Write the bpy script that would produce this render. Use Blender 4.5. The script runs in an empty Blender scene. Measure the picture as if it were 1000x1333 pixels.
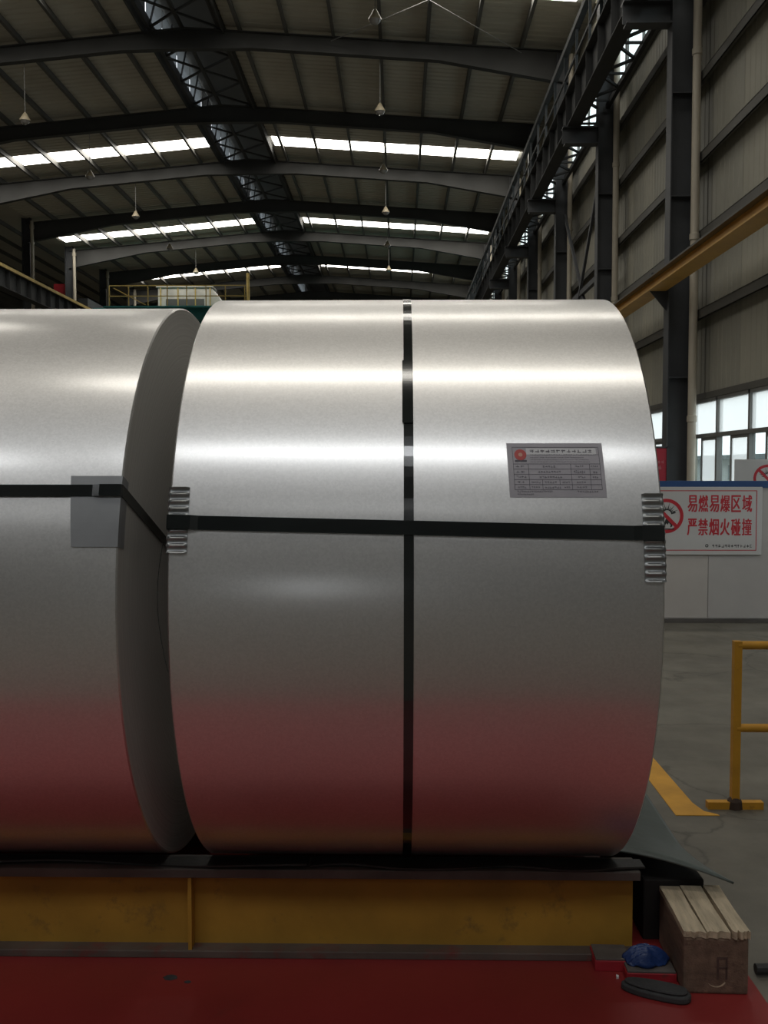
import bpy, bmesh, math, random
from math import sin, cos, pi, radians
from mathutils import Vector, Matrix
random.seed(7)
SC = bpy.context.scene
COL = SC.collection

# ------------------------------------------------------------------ camera
cd = bpy.data.cameras.new('camera'); cam = bpy.data.objects.new('camera', cd); COL.objects.link(cam)
cd.sensor_fit = 'HORIZONTAL'; cd.sensor_width = 36.0; cd.lens = 45.0
cd.clip_start = 0.05; cd.clip_end = 400
cam.location = (0, 0, 1.61)
cam.rotation_euler = (radians(90 - 2.7), 0, radians(0.917))
SC.camera = cam

# ------------------------------------------------------------------ world, exposure
w = bpy.data.worlds.new('overcast_sky'); SC.world = w; w.use_nodes = True
bg = w.node_tree.nodes['Background']
bg.inputs['Color'].default_value = (0.90, 0.95, 1.0, 1); bg.inputs['Strength'].default_value = 2.2
SC.view_settings.view_transform = 'Standard'; SC.view_settings.look = 'None'
SC.view_settings.gamma = 1.0; SC.view_settings.use_curve_mapping = False
SC.view_settings.exposure = 0.0
SKYLIGHT = 10.0      # radiance of the backlit fibreglass roof lights

# ------------------------------------------------------------------ materials
def nodes_of(name):
    m = bpy.data.materials.new(name); m.use_nodes = True
    nt = m.node_tree
    return m, nt, nt.nodes['Principled BSDF']
def coords(nt, scale=1.0, obj=True):
    tc = nt.nodes.new('ShaderNodeTexCoord'); mp = nt.nodes.new('ShaderNodeMapping')
    nt.links.new(tc.outputs['Object' if obj else 'Generated'], mp.inputs['Vector'])
    s = scale if isinstance(scale, (tuple, list)) else (scale,) * 3
    mp.inputs['Scale'].default_value = s
    return mp.outputs['Vector']
def noise(nt, vec, scale, detail=4, rough=0.55):
    n = nt.nodes.new('ShaderNodeTexNoise'); nt.links.new(vec, n.inputs['Vector'])
    n.inputs['Scale'].default_value = scale; n.inputs['Detail'].default_value = detail; n.inputs['Roughness'].default_value = rough
    return n.outputs['Fac']
def ramp(nt, fac, stops):
    r = nt.nodes.new('ShaderNodeValToRGB'); nt.links.new(fac, r.inputs['Fac'])
    e = r.color_ramp.elements
    while len(e) < len(stops): e.new(0.5)
    for el, (p, c) in zip(e, stops):
        el.position = p; el.color = tuple(c) + (1,) if len(c) == 3 else c
    return r.outputs['Color']
def mul(c, k): return tuple(min(1, max(0, v * k)) for v in c)
def mat(name, col, rough=0.6, metal=0.0, var=0.25, scale=3.0, bump=0.0, bscale=40.0, dirt=None, dirt_amt=0.5, vec=1.0):
    """painted / raw surface: base colour with blotchy variation, optional dirt patches and fine relief"""
    m, nt, b = nodes_of(name)
    v = coords(nt, vec)
    c = ramp(nt, noise(nt, v, scale, 5), [(0.3, mul(col, 1 - var)), (0.7, mul(col, 1 + var))])
    if dirt:
        mx = nt.nodes.new('ShaderNodeMix'); mx.data_type = 'RGBA'
        f = ramp(nt, noise(nt, v, scale * 2.3, 7, 0.7), [(1 - dirt_amt - 0.12, (0, 0, 0)), (1 - dirt_amt + 0.08, (1, 1, 1))])
        nt.links.new(f, mx.inputs[0]); nt.links.new(c, mx.inputs[6]); mx.inputs[7].default_value = tuple(dirt) + (1,)
        c = mx.outputs[2]
    nt.links.new(c, b.inputs['Base Color'])
    b.inputs['Roughness'].default_value = rough; b.inputs['Metallic'].default_value = metal
    if bump:
        bp = nt.nodes.new('ShaderNodeBump'); bp.inputs['Strength'].default_value = bump; bp.inputs['Distance'].default_value = 0.01
        nt.links.new(noise(nt, v, bscale, 6), bp.inputs['Height']); nt.links.new(bp.outputs['Normal'], b.inputs['Normal'])
    return m
def emis(name, col, s):
    m = bpy.data.materials.new(name); m.use_nodes = True; nt = m.node_tree
    b = nt.nodes['Principled BSDF']
    b.inputs['Base Color'].default_value = tuple(col) + (1,); b.inputs['Roughness'].default_value = 0.6
    b.inputs['Emission Color'].default_value = tuple(col) + (1,); b.inputs['Emission Strength'].default_value = s
    return m
def glass(name, col=(0.9, 0.95, 0.95), haze=0.0):
    m = bpy.data.materials.new(name); m.use_nodes = True; nt = m.node_tree
    nt.nodes.remove(nt.nodes['Principled BSDF']); out = nt.nodes['Material Output']
    tr = nt.nodes.new('ShaderNodeBsdfTransparent'); tr.inputs['Color'].default_value = tuple(col) + (1,)
    gl = nt.nodes.new('ShaderNodeBsdfGlossy'); gl.inputs['Roughness'].default_value = 0.08
    mx = nt.nodes.new('ShaderNodeMixShader'); mx.inputs[0].default_value = 0.06
    nt.links.new(tr.outputs[0], mx.inputs[1]); nt.links.new(gl.outputs[0], mx.inputs[2]); last = mx
    if haze:
        tl = nt.nodes.new('ShaderNodeBsdfTranslucent'); tl.inputs['Color'].default_value = (0.9, 0.93, 0.92, 1)
        m2 = nt.nodes.new('ShaderNodeMixShader'); m2.inputs[0].default_value = haze
        nt.links.new(mx.outputs[0], m2.inputs[1]); nt.links.new(tl.outputs[0], m2.inputs[2]); last = m2
    nt.links.new(last.outputs[0], out.inputs['Surface'])
    return m
def galvanised(name, tint=(0.80, 0.79, 0.775)):
    m, nt, b = nodes_of(name); out = nt.nodes['Material Output']
    v = coords(nt, 1.0)
    vo = nt.nodes.new('ShaderNodeTexVoronoi'); vo.feature = 'F1'; vo.inputs['Scale'].default_value = 210
    nt.links.new(v, vo.inputs['Vector'])
    sep = nt.nodes.new('ShaderNodeSeparateColor'); nt.links.new(vo.outputs['Color'], sep.inputs[0])
    big = noise(nt, v, 2.2, 4)
    v2 = coords(nt, (1.5, 14, 14)); streak = noise(nt, v2, 9, 5)
    def math_(op, a, b_):
        n = nt.nodes.new('ShaderNodeMath'); n.operation = op
        for i, x in enumerate((a, b_)):
            if isinstance(x, (int, float)): n.inputs[i].default_value = x
            else: nt.links.new(x, n.inputs[i])
        return n.outputs[0]
    s = math_('ADD', math_('MULTIPLY', sep.outputs[0], 0.5), math_('MULTIPLY', math_('ADD', big, streak), 0.25))
    c = ramp(nt, s, [(0.2, mul(tint, 0.93)), (0.8, mul(tint, 1.05))])
    nt.links.new(c, b.inputs['Base Color']); b.inputs['Metallic'].default_value = 1.0
    nt.links.new(math_('ADD', 0.17, math_('MULTIPLY', s, 0.08)), b.inputs['Roughness'])
    b2 = nt.nodes.new('ShaderNodeBsdfPrincipled'); nt.links.new(c, b2.inputs['Base Color'])
    b2.inputs['Metallic'].default_value = 1.0
    nt.links.new(math_('ADD', 0.40, math_('MULTIPLY', s, 0.10)), b2.inputs['Roughness'])
    mx = nt.nodes.new('ShaderNodeMixShader'); mx.inputs[0].default_value = 0.74
    nt.links.new(b.outputs[0], mx.inputs[1]); nt.links.new(b2.outputs[0], mx.inputs[2])
    nt.links.new(mx.outputs[0], out.inputs['Surface'])
    return m
def coil_end(name):
    """edges of the wound sheet: fine concentric lines round the local X axis"""
    m, nt, b = nodes_of(name)
    tc = nt.nodes.new('ShaderNodeTexCoord'); sx = nt.nodes.new('ShaderNodeSeparateXYZ'); nt.links.new(tc.outputs['Object'], sx.inputs[0])
    cb = nt.nodes.new('ShaderNodeCombineXYZ'); nt.links.new(sx.outputs[1], cb.inputs[0]); nt.links.new(sx.outputs[2], cb.inputs[1])
    ln = nt.nodes.new('ShaderNodeVectorMath'); ln.operation = 'LENGTH'; nt.links.new(cb.outputs[0], ln.inputs[0])
    n = nt.nodes.new('ShaderNodeTexNoise'); n.noise_dimensions = '1D'; n.inputs['Scale'].default_value = 160; n.inputs['Detail'].default_value = 4
    nt.links.new(ln.outputs['Value'], n.inputs['W'])
    nt.links.new(ramp(nt, n.outputs['Fac'], [(0.3, (0.60, 0.585, 0.56)), (0.7, (0.72, 0.71, 0.68))]), b.inputs['Base Color'])
    b.inputs['Metallic'].default_value = 0.4; b.inputs['Roughness'].default_value = 0.45
    bp = nt.nodes.new('ShaderNodeBump'); bp.inputs['Strength'].default_value = 0.15; bp.inputs['Distance'].default_value = 0.003
    nt.links.new(n.outputs['Fac'], bp.inputs['Height']); nt.links.new(bp.outputs['Normal'], b.inputs['Normal'])
    return m
def concrete(name, col, crack=True):
    m, nt, b = nodes_of(name)
    v = coords(nt, 1.0)
    c = ramp(nt, noise(nt, v, 1.1, 8, 0.7), [(0.3, mul(col, 0.62)), (0.7, mul(col, 1.3))])
    if crack:
        # distorted cell borders read as hairline cracks
        dn = nt.nodes.new('ShaderNodeTexNoise'); dn.inputs['Scale'].default_value = 2.5; dn.inputs['Detail'].default_value = 6
        nt.links.new(v, dn.inputs['Vector'])
        add = nt.nodes.new('ShaderNodeVectorMath'); add.operation = 'MULTIPLY_ADD'
        nt.links.new(dn.outputs['Color'], add.inputs[0]); add.inputs[1].default_value = (0.5,) * 3; nt.links.new(v, add.inputs[2])
        vo = nt.nodes.new('ShaderNodeTexVoronoi'); vo.feature = 'DISTANCE_TO_EDGE'; vo.inputs['Scale'].default_value = 0.6
        nt.links.new(add.outputs[0], vo.inputs['Vector'])
        mx = nt.nodes.new('ShaderNodeMix'); mx.data_type = 'RGBA'
        f = ramp(nt, vo.outputs['Distance'], [(0.0, (0.6, 0.6, 0.6)), (0.009, (0, 0, 0))])
        nt.links.new(f, mx.inputs[0]); nt.links.new(c, mx.inputs[6]); mx.inputs[7].default_value = tuple(mul(col, 0.3)) + (1,)
        c = mx.outputs[2]
    nt.links.new(c, b.inputs['Base Color'])
    nt.links.new(ramp(nt, noise(nt, v, 3, 5), [(0.3, (0.45,) * 3), (0.7, (0.7,) * 3)]), b.inputs['Roughness'])
    return m

M = {}
M['galv'] = galvanised('galvanised_sheet')
M['galv_end'] = coil_end('coil_edge_winding')
M['strap'] = mat('black_steel_strap', (0.012, 0.015, 0.015), 0.13, 0.0, 0.2, 8)
M['strap'].node_tree.nodes['Principled BSDF'].inputs['IOR'].default_value = 1.75
M['guard'] = mat('zinc_edge_guard', (0.33, 0.34, 0.34), 0.36, 0.75, 0.2, 12)
M['guard_flat'] = mat('dull_sheet_guard', (0.30, 0.31, 0.32), 0.55, 0.3, 0.12, 6)
M['paper'] = mat('label_paper', (0.40, 0.38, 0.41), 0.45, 0, 0.08, 12)
M['ink'] = mat('label_ink', (0.10, 0.09, 0.11), 0.6, 0, 0.1)
M['ink_soft'] = mat('label_ink_soft', (0.19, 0.18, 0.20), 0.6, 0, 0.1)
M['paper_white'] = mat('label_bright_band', (0.62, 0.61, 0.62), 0.4, 0, 0.05)
M['logo_red'] = mat('logo_red', (0.50, 0.07, 0.06), 0.5, 0, 0.05)
M['logo_core'] = mat('logo_core', (0.62, 0.33, 0.24), 0.5, 0, 0.05)
M['yellow_web'] = mat('yellow_beam_paint', (0.40, 0.215, 0.026), 0.6, 0, 0.18, 4, 0.1, 30, (0.14, 0.085, 0.03), 0.30)
M['flange'] = mat('worn_flange', (0.115, 0.10, 0.09), 0.6, 0, 0.3, 5, 0.15, 40)
M['flange_red'] = mat('flange_red_overspray', (0.11, 0.085, 0.07), 0.6, 0, 0.3, 4, 0.1, 40, (0.17, 0.035, 0.03), 0.36)
M['mat_rubber'] = mat('black_rubber', (0.02, 0.02, 0.02), 0.55, 0, 0.3, 6, 0.3, 25)
M['plate'] = mat('grey_green_rubber_sheet', (0.105, 0.125, 0.115), 0.40, 0, 0.25, 3, 0.08, 30)
M['wood'] = mat('rough_timber', (0.17, 0.11, 0.075), 0.8, 0, 0.35, 4, 0.4, 30, (0.09, 0.05, 0.04), 0.35, (6, 1, 6))
M['wood_pale'] = mat('split_timber_top', (0.56, 0.46, 0.32), 0.8, 0, 0.3, 5, 0.4, 30, (0.25, 0.18, 0.12), 0.3, (8, 1, 8))
M['wood_stamp'] = mat('faded_stamp', (0.09, 0.055, 0.045), 0.85, 0, 0.3, 20)
M['filler_black'] = mat('near_black_filler', (0.02, 0.017, 0.015), 0.8, 0, 0.3, 4)
M['red_floor'] = mat('red_floor_paint', (0.265, 0.026, 0.025), 0.42, 0, 0.16, 1.3, 0.05, 30, (0.16, 0.03, 0.028), 0.28)
M['red_steel'] = mat('red_painted_steel', (0.36, 0.02, 0.03), 0.5, 0, 0.2, 6, 0, 40, (0.1, 0.04, 0.035), 0.3)
M['floor'] = concrete('concrete_floor', (0.150, 0.138, 0.110))
M['line'] = mat('yellow_floor_line', (0.62, 0.31, 0.03), 0.6, 0, 0.15, 6, 0, 40, (0.3, 0.2, 0.08), 0.25)
M['rail'] = mat('yellow_rail_paint', (0.62, 0.30, 0.025), 0.45, 0, 0.15, 8, 0, 40, (0.16, 0.07, 0.02), 0.28)
M['rail_rust'] = mat('rusty_weld', (0.05, 0.03, 0.02), 0.8, 0, 0.3, 12)
M['blue_cloth'] = mat('blue_sheet_plastic', (0.014, 0.04, 0.15), 0.4, 0, 0.3, 12, 0.2, 60)
M['pad'] = mat('charcoal_felt', (0.045, 0.045, 0.045), 0.9, 0, 0.25, 18, 0.3, 90)
M['pipe_dark'] = mat('dark_conduit', (0.03, 0.03, 0.03), 0.5, 0, 0.2)
M['scrap'] = mat('white_scrap', (0.7, 0.7, 0.68), 0.6, 0, 0.05)
M['column'] = mat('blue_grey_steel_paint', (0.062, 0.066, 0.072), 0.55, 0, 0.15, 1.5)
M['dark_steel'] = mat('runway_dark_paint', (0.036, 0.038, 0.039), 0.7, 0, 0.15, 1.0)
M['rafter'] = mat('rafter_grey_paint', (0.050, 0.050, 0.048), 0.8, 0, 0.15, 1.0)
M['purlin'] = mat('purlin_grey', (0.10, 0.098, 0.09), 0.55, 0, 0.15, 1.0)
M['roof'] = mat('roof_sheet_underside', (0.50, 0.475, 0.40), 0.6, 0, 0.10, 0.35)
M['wallsheet'] = mat('wall_sheet_beige', (0.40, 0.385, 0.315), 0.55, 0, 0.10, 0.6)
M['wallsheet2'] = mat('wall_sheet_beige_dull', (0.35, 0.34, 0.285), 0.55, 0, 0.10, 0.6)
M['skin'] = mat('outer_skin', (0.3, 0.3, 0.28), 0.8)
M['girt'] = mat('girt_dark', (0.10, 0.097, 0.085), 0.6, 0, 0.15, 1.0)
M['pvc'] = mat('beige_pvc_pipe', (0.52, 0.47, 0.38), 0.45, 0, 0.10, 1.0)
M['dark'] = mat('dark_end_wall', (0.09, 0.09, 0.085), 0.8, 0, 0.2, 0.4)
M['back_wall'] = mat('back_wall_sheet', (0.33, 0.33, 0.29), 0.7, 0, 0.15, 0.4)
M['alu'] = mat('grey_aluminium_frame', (0.20, 0.20, 0.19), 0.5, 0.2, 0.1)
M['glass_clear'] = glass('clear_glass', (0.88, 0.93, 0.92))
M['glass_frost'] = glass('dusty_glass', (0.80, 0.82, 0.80), 0.45)
M['skylight'] = emis('backlit_fibreglass', (1.0, 0.955, 0.87), SKYLIGHT)
M['skylight_unseen'] = emis('backlit_fibreglass_unseen', (0.95, 0.975, 1.0), SKYLIGHT)  # cooler tint for the unseen strips, chosen for the coil's white band
M['fibre'] = glass('fibreglass_vent', (0.16, 0.17, 0.18), 0.2)
M['partition'] = mat('partition_white_panel', (0.54, 0.50, 0.465), 0.55, 0, 0.08, 1.5, 0, 40, (0.36, 0.33, 0.30), 0.22)
M['partition2'] = mat('partition_grey_panel', (0.51, 0.485, 0.465), 0.55, 0, 0.08, 1.5, 0, 40, (0.34, 0.32, 0.30), 0.22)
M['blue_trim'] = mat('blue_cap_rail', (0.03, 0.085, 0.24), 0.45, 0, 0.1)
M['black_gap'] = mat('dark_skirting', (0.10, 0.09, 0.08), 0.7, 0, 0.2)
M['sign'] = mat('sign_board_white', (0.62, 0.61, 0.60), 0.4, 0, 0.03)
M['sign_red'] = mat('sign_red', (0.56, 0.03, 0.045), 0.45, 0, 0.04)
M['sign_black'] = mat('sign_black', (0.03, 0.03, 0.03), 0.5, 0, 0.04)
M['poster_red'] = mat('poster_red', (0.50, 0.035, 0.06), 0.45, 0, 0.06)
M['poster_pink'] = mat('poster_print', (0.6, 0.25, 0.26), 0.5, 0, 0.04)
M['yellow_beam'] = mat('runway_yellow', (0.52, 0.29, 0.06), 0.55, 0, 0.15, 2.0, 0, 40, (0.2, 0.13, 0.05), 0.25)
M['crane_yellow'] = mat('crane_rail_yellow', (0.45, 0.33, 0.10), 0.5)
M['teal'] = mat('crane_teal_paint', (0.03, 0.20, 0.20), 0.5)
M['cabin'] = mat('trolley_grey_sheet', (0.55, 0.53, 0.48), 0.35, 0, 0.2, 1.5)
M['shade'] = mat('lamp_shade_cream', (0.34, 0.29, 0.20), 0.4)
M['lamp_in'] = mat('lamp_lens', (0.30, 0.29, 0.28), 0.15, 0.3)
M['outside'] = mat('pale_building_outside', (0.55, 0.60, 0.60), 0.7, 0, 0.06)
M['outside_dark'] = mat('outside_dark_band', (0.25, 0.29, 0.30), 0.7)
M['outside_ground'] = mat('outside_ground', (0.35, 0.35, 0.33), 0.9)

# ------------------------------------------------------------------ mesh helpers
class MB:
    def __init__(s): s.v = []; s.f = []; s.smooth = False
    def quad(s, a, b, c, d):
        n = len(s.v); s.v += [tuple(a), tuple(b), tuple(c), tuple(d)]; s.f.append((n, n+1, n+2, n+3)); return s
    def poly(s, pts):
        n = len(s.v); s.v += [tuple(p) for p in pts]; s.f.append(tuple(range(n, n+len(pts)))); return s
    def box(s, x0, x1, y0, y1, z0, z1):
        n = len(s.v)
        s.v += [(x0,y0,z0),(x1,y0,z0),(x1,y1,z0),(x0,y1,z0),(x0,y0,z1),(x1,y0,z1),(x1,y1,z1),(x0,y1,z1)]
        s.f += [(n,n+3,n+2,n+1),(n+4,n+5,n+6,n+7),(n,n+1,n+5,n+4),(n+1,n+2,n+6,n+5),(n+2,n+3,n+7,n+6),(n+3,n,n+4,n+7)]; return s
    def prism(s, pts, d):
        """extrude a closed 3-D polygon by vector d"""
        n = len(s.v); k = len(pts); d = Vector(d)
        s.v += [tuple(p) for p in pts] + [tuple(Vector(p) + d) for p in pts]
        s.f.append(tuple(range(n+k-1, n-1, -1))); s.f.append(tuple(range(n+k, n+2*k)))
        for i in range(k):
            j = (i+1) % k; s.f.append((n+i, n+j, n+k+j, n+k+i))
        return s
    def tube(s, pts, r, seg=10, cap=True):
        pts = [Vector(p) for p in pts]; rings = []
        for i, p in enumerate(pts):
            t = (pts[min(i+1, len(pts)-1)] - pts[max(i-1, 0)]).normalized()
            a = Vector((0,0,1)) if abs(t.z) < 0.9 else Vector((1,0,0))
            u = t.cross(a).normalized(); q = t.cross(u).normalized()
            rr = r[i] if isinstance(r, (list, tuple)) else r
            n = len(s.v); s.v += [tuple(p + u*rr*cos(2*pi*k/seg) + q*rr*sin(2*pi*k/seg)) for k in range(seg)]; rings.append(n)
        for a, b in zip(rings, rings[1:]):
            for k in range(seg): s.f.append((a+k, a+(k+1)%seg, b+(k+1)%seg, b+k))
        if cap:
            s.f.append(tuple(rings[0]+k for k in range(seg-1,-1,-1))); s.f.append(tuple(rings[-1]+k for k in range(seg)))
        return s
    def bar(s, a, b, wd, ht, up=(0,0,1)):
        """rectangular bar from a to b"""
        a, b = Vector(a), Vector(b); t = (b-a).normalized(); up = Vector(up)
        if abs(t.dot(up)) > 0.95: up = Vector((1,0,0))
        u = t.cross(up).normalized()*wd/2; q = u.cross(t).normalized()*ht/2
        n = len(s.v)
        s.v += [tuple(p) for p in (a-u-q, a+u-q, a+u+q, a-u+q, b-u-q, b+u-q, b+u+q, b-u+q)]
        s.f += [(n,n+1,n+2,n+3),(n+7,n+6,n+5,n+4),(n,n+4,n+5,n+1),(n+1,n+5,n+6,n+2),(n+2,n+6,n+7,n+3),(n+3,n+7,n+4,n)]; return s
    def lathe(s, prof, seg=24, axis='z', c=(0,0,0)):
        n = len(s.v); k = len(prof)
        for i in range(seg):
            a = 2*pi*i/seg
            for r, h in prof:
                if axis == 'z': s.v.append((c[0]+r*cos(a), c[1]+r*sin(a), c[2]+h))
                elif axis == 'x': s.v.append((c[0]+h, c[1]-r*cos(a), c[2]+r*sin(a)))
                else: s.v.append((c[0]+r*cos(a), c[1]+h, c[2]+r*sin(a)))
        for i in range(seg):
            j = (i+1) % seg
            for q in range(k-1): s.f.append((n+i*k+q, n+j*k+q, n+j*k+q+1, n+i*k+q+1))
        return s
    def grid(s, fn, nu, nv):
        n = len(s.v)
        for i in range(nu+1):
            for j in range(nv+1): s.v.append(tuple(fn(i/nu, j/nv)))
        for i in range(nu):
            for j in range(nv):
                a = n+i*(nv+1)+j; s.f.append((a, a+nv+1, a+nv+2, a+1))
        return s
    def mesh(s, name, m, smooth=None):
        me = bpy.data.meshes.new(name); me.from_pydata(s.v, [], s.f); me.materials.append(M[m] if isinstance(m, str) else m)
        if s.smooth or smooth:
            bm = bmesh.new(); bm.from_mesh(me); bmesh.ops.remove_doubles(bm, verts=bm.verts, dist=1e-5)
            bmesh.ops.recalc_face_normals(bm, faces=bm.faces); bm.to_mesh(me); bm.free()
            me.polygons.foreach_set('use_smooth', [True]*len(me.polygons))
            me.set_sharp_from_angle(angle=radians(35))
        me.update(); return me
def link(name, me, parent=None, loc=(0,0,0), rz=0):
    o = bpy.data.objects.new(name, me); COL.objects.link(o); o.location = loc; o.rotation_euler = (0,0,rz)
    if parent is not None: o.parent = parent
    return o
def part(name, mb, m, parent=None, loc=(0,0,0), smooth=None): return link(name, mb.mesh(name, m, smooth), parent, loc)
def bevel(o, wd, seg=2):
    b = o.modifiers.new('soft_edge', 'BEVEL'); b.width = wd; b.segments = seg; b.limit_method = 'ANGLE'; return o
def tag(o, label=None, cat=None, group=None, kind=None):
    for k, v in (('label', label), ('category', cat), ('group', group), ('kind', kind)):
        if v: o[k] = v
    return o
def thing(name, label, cat, loc=(0,0,0), rz=0, group=None, kind=None):
    return tag(link(name, None, None, loc, rz), label, cat, group, kind)
ORD = ['first','second','third','fourth','fifth','sixth','seventh','eighth','ninth','tenth','eleventh','twelfth','thirteenth','fourteenth','fifteenth','sixteenth']

# ------------------------------------------------------------------ layout of the hall
BAY = 6.3; Y0 = 17.5                     # frames stand at Y0 + k*BAY
XR, XL, RIDGE = 5.5, -18.9, -6.6         # wall line, left column line, ridge
YB, YE = -27.0, 87.0                     # back and far end walls
def roof_z(x):
    if x >= RIDGE: return 15.30 - 0.067*(x-RIDGE)
    if x >= XL: return 15.30 - 0.092*(RIDGE-x)
    return roof_z(XL+0.001) + 0.075*(XL-x) if x > -30 else roof_z(-29.999) - 0.075*(-30-x)
fr = [Y0 + k*BAY for k in range(-6, 11)]

# floor
f = part('floor', MB().box(-42, 14, YB-12, YE+1, -0.3, 0), 'floor'); tag(f, 'grey concrete workshop floor with hairline cracks', 'floor', kind='structure')
rf = part('floor_red_paint', MB().box(-9, 1.105, 1.55, 3.02, -0.01, 0.003).box(-9, 0.98, 3.02, 4.3, -0.01, 0.003), 'red_floor')
tag(rf, 'red painted floor zone under the coil stand', 'floor paint', kind='structure')
ln = part('floor_line', MB().prism([(x,y,-0.004) for x,y in [(1.278,4.385),(1.48,4.385),(1.475,4.40),(1.425,4.44),(1.405,4.55),(1.405,7.4),(1.285,7.4),(1.285,4.96)]], (0,0,0.007)), 'line')
tag(ln, 'yellow painted floor line with a corner beside the railing foot', 'floor line', kind='structure')

# ------------------------------------------------------------------ roof: sheets, purlins, skylights
ceil = thing('ceiling', 'dark pitched hall roof of ribbed sheets on purlins', 'roof', kind='structure')
SKY = [(-20.5, 0.4), (-8.3, 1.5), (2.0, 1.0), (13.8, 1.25), (26.2, 1.25), (40.1, 1.25), (53.0, 1.25), (64.7, 1.25)]  # overhead and rear strips are unseen, placed for coil reflections; rearmost added to brighten
cuts = [YB-0.5]
for s, sw in SKY: cuts += [s, s+sw]
cuts.append(YE+0.5)
TH = (-7.85, -5.45)                      # open throat of the ridge ventilator
def sheet_strip(y0, y1, xa, xb):
    n = max(1, round((y1-y0)/3.4))
    for i in range(n):
        a = y0 + (y1-y0)*i/n; b = y0 + (y1-y0)*(i+1)/n
        mb = MB(); k = max(1, int((b-a)/0.3)); z0 = roof_z(xa); z1 = roof_z(xb)
        def P(x, z, y, up): return (x, y, z+up)
        pr = []
        for j in range(k):
            q = a + (b-a)*j/k; st = (b-a)/k
            pr += [(q, 0), (q+st*0.6, 0), (q+st*0.7, 0.035), (q+st*0.9, 0.035)]
        pr.append((b+0.02, -0.012))
        for (ya, ua), (yb_, ub) in zip(pr, pr[1:]):
            mb.quad((xa,ya,z0+ua), (xb,ya,z1+ua), (xb,yb_,z1+ub), (xa,yb_,z0+ub))
        part('roof_sheet', mb, 'roof', ceil)
slopes = [(TH[1], XR+0.1), (XL, TH[0])]
for i in range(0, len(cuts), 2):
    for xa, xb in slopes: sheet_strip(cuts[i], cuts[i+1], xa, xb)
# second nave seen past the columns, and an outer skin that keeps the daylight out
part('roof_sheet', MB().quad((-42,YB,roof_z(-42)),(-30,YB,roof_z(-30)),(-30,YE,roof_z(-30)),(-42,YE,roof_z(-42)))
     .quad((-30,YB,roof_z(-30)),(XL,YB,roof_z(XL)),(XL,YE,roof_z(XL)),(-30,YE,roof_z(-30))), 'roof', ceil)
part('roof_outer_skin', MB().quad((TH[1],YB-1,roof_z(TH[1])+0.16),(XR+0.8,YB-1,roof_z(XR)+0.12),(XR+0.8,YE+1,roof_z(XR)+0.12),(TH[1],YE+1,roof_z(TH[1])+0.16))
     .quad((XL-1,YB-1,roof_z(XL)+0.12),(TH[0],YB-1,roof_z(TH[0])+0.16),(TH[0],YE+1,roof_z(TH[0])+0.16),(XL-1,YE+1,roof_z(XL)+0.12))
     .quad((-43,YB-1,roof_z(-42)+0.4),(XL,YB-1,roof_z(XL)+1.0),(XL,YE+1,roof_z(XL)+1.0),(-43,YE+1,roof_z(-42)+0.4)), 'skin', ceil)
pur_r = [5.15 - 1.44*k for k in range(8)]                  # purlin lines, right slope
pur_l = [-8.76 - 1.46*k for k in range(7)]
for xs in (pur_r, pur_l):
    for x in xs:
        z = roof_z(x)
        part('purlin', MB().box(x-0.03, x+0.03, YB, YE, z-0.22, z-0.005).box(x-0.03, x+0.07, YB, YE, z-0.235, z-0.215), 'purlin', ceil)
for x in [XL-1.6*k for k in range(1, 8)]:
    z = roof_z(x); part('purlin', MB().box(x-0.03, x+0.03, 20, YE, z-0.22, z-0.005), 'purlin', ceil)
for s, SW in SKY:                                              # roof lights: one translucent pane between each two purlins
    for xs, (xa, xb) in ((pur_r, slopes[0]), (pur_l, slopes[1])):
        e = sorted([xa+0.12, xb-0.65 if xb > 0 else xb-0.1] + [x for x in xs if xa+0.3 < x < xb-0.8])
        for a, b in zip(e, e[1:]):
            part('skylight_pane', MB().quad((a+0.035,s,roof_z(a)+0.02),(a+0.035,s+SW,roof_z(a)+0.02),(b-0.035,s+SW,roof_z(b)+0.02),(b-0.035,s,roof_z(b)+0.02)), 'skylight' if s > 0 else 'skylight_unseen', ceil)
# ridge ventilator with a lattice inside
vent = thing('ridge_ventilator', 'dark latticed ventilator running along the roof ridge', 'roof vent', kind='structure')
zt = roof_z(RIDGE); zv = zt + 1.5
part('vent_curb', MB().box(TH[0]-0.05, TH[0], YB, YE, zt-0.4, zt+0.35), 'rafter', vent)
part('vent_curb', MB().box(TH[1], TH[1]+0.05, YB, YE, zt-0.4, zt+1.15), 'rafter', vent)
part('vent_cover', MB().quad((TH[0]-0.4,YB,zv),(TH[1]+0.4,YB,zv),(TH[1]+0.4,YE,zv),(TH[0]-0.4,YE,zv)), 'purlin', vent)
for k in range(28):
    y = 22 + k*2.1
    if k % 5 == 3: continue
    part('vent_panel', MB().box(TH[0]-0.04, TH[0]-0.02, y, y+1.95, zt+0.38, zv-0.05), 'fibre', vent)
for k in range(5):
    y = 22 + (3+5*k)*2.1
    part('vent_flap', MB().box(TH[0]-0.04, TH[0]-0.02, y, y+1.95, zt+0.38, zv-0.05), 'purlin', vent)
part('vent_end', MB().box(TH[0]-0.4, TH[1]+0.4, YB-0.1, YB, zt-0.4, zv).box(TH[0]-0.4, TH[1]+0.4, YE, YE+0.1, zt-0.4, zv).box(TH[0]-0.06, TH[0]-0.04, YB, 22, zt+0.3, zv).box(TH[0]-0.06, TH[0]-0.04, 22+28*2.1, YE, zt+0.3, zv), 'purlin', vent)
for xx in (TH[0]+0.12, RIDGE-0.1, TH[1]-0.12):
    part('vent_chord', MB().box(xx-0.05, xx+0.05, 20, YE, zt-0.25, zt-0.15), 'rafter', vent)
y = 23.8
k = 0
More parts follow.
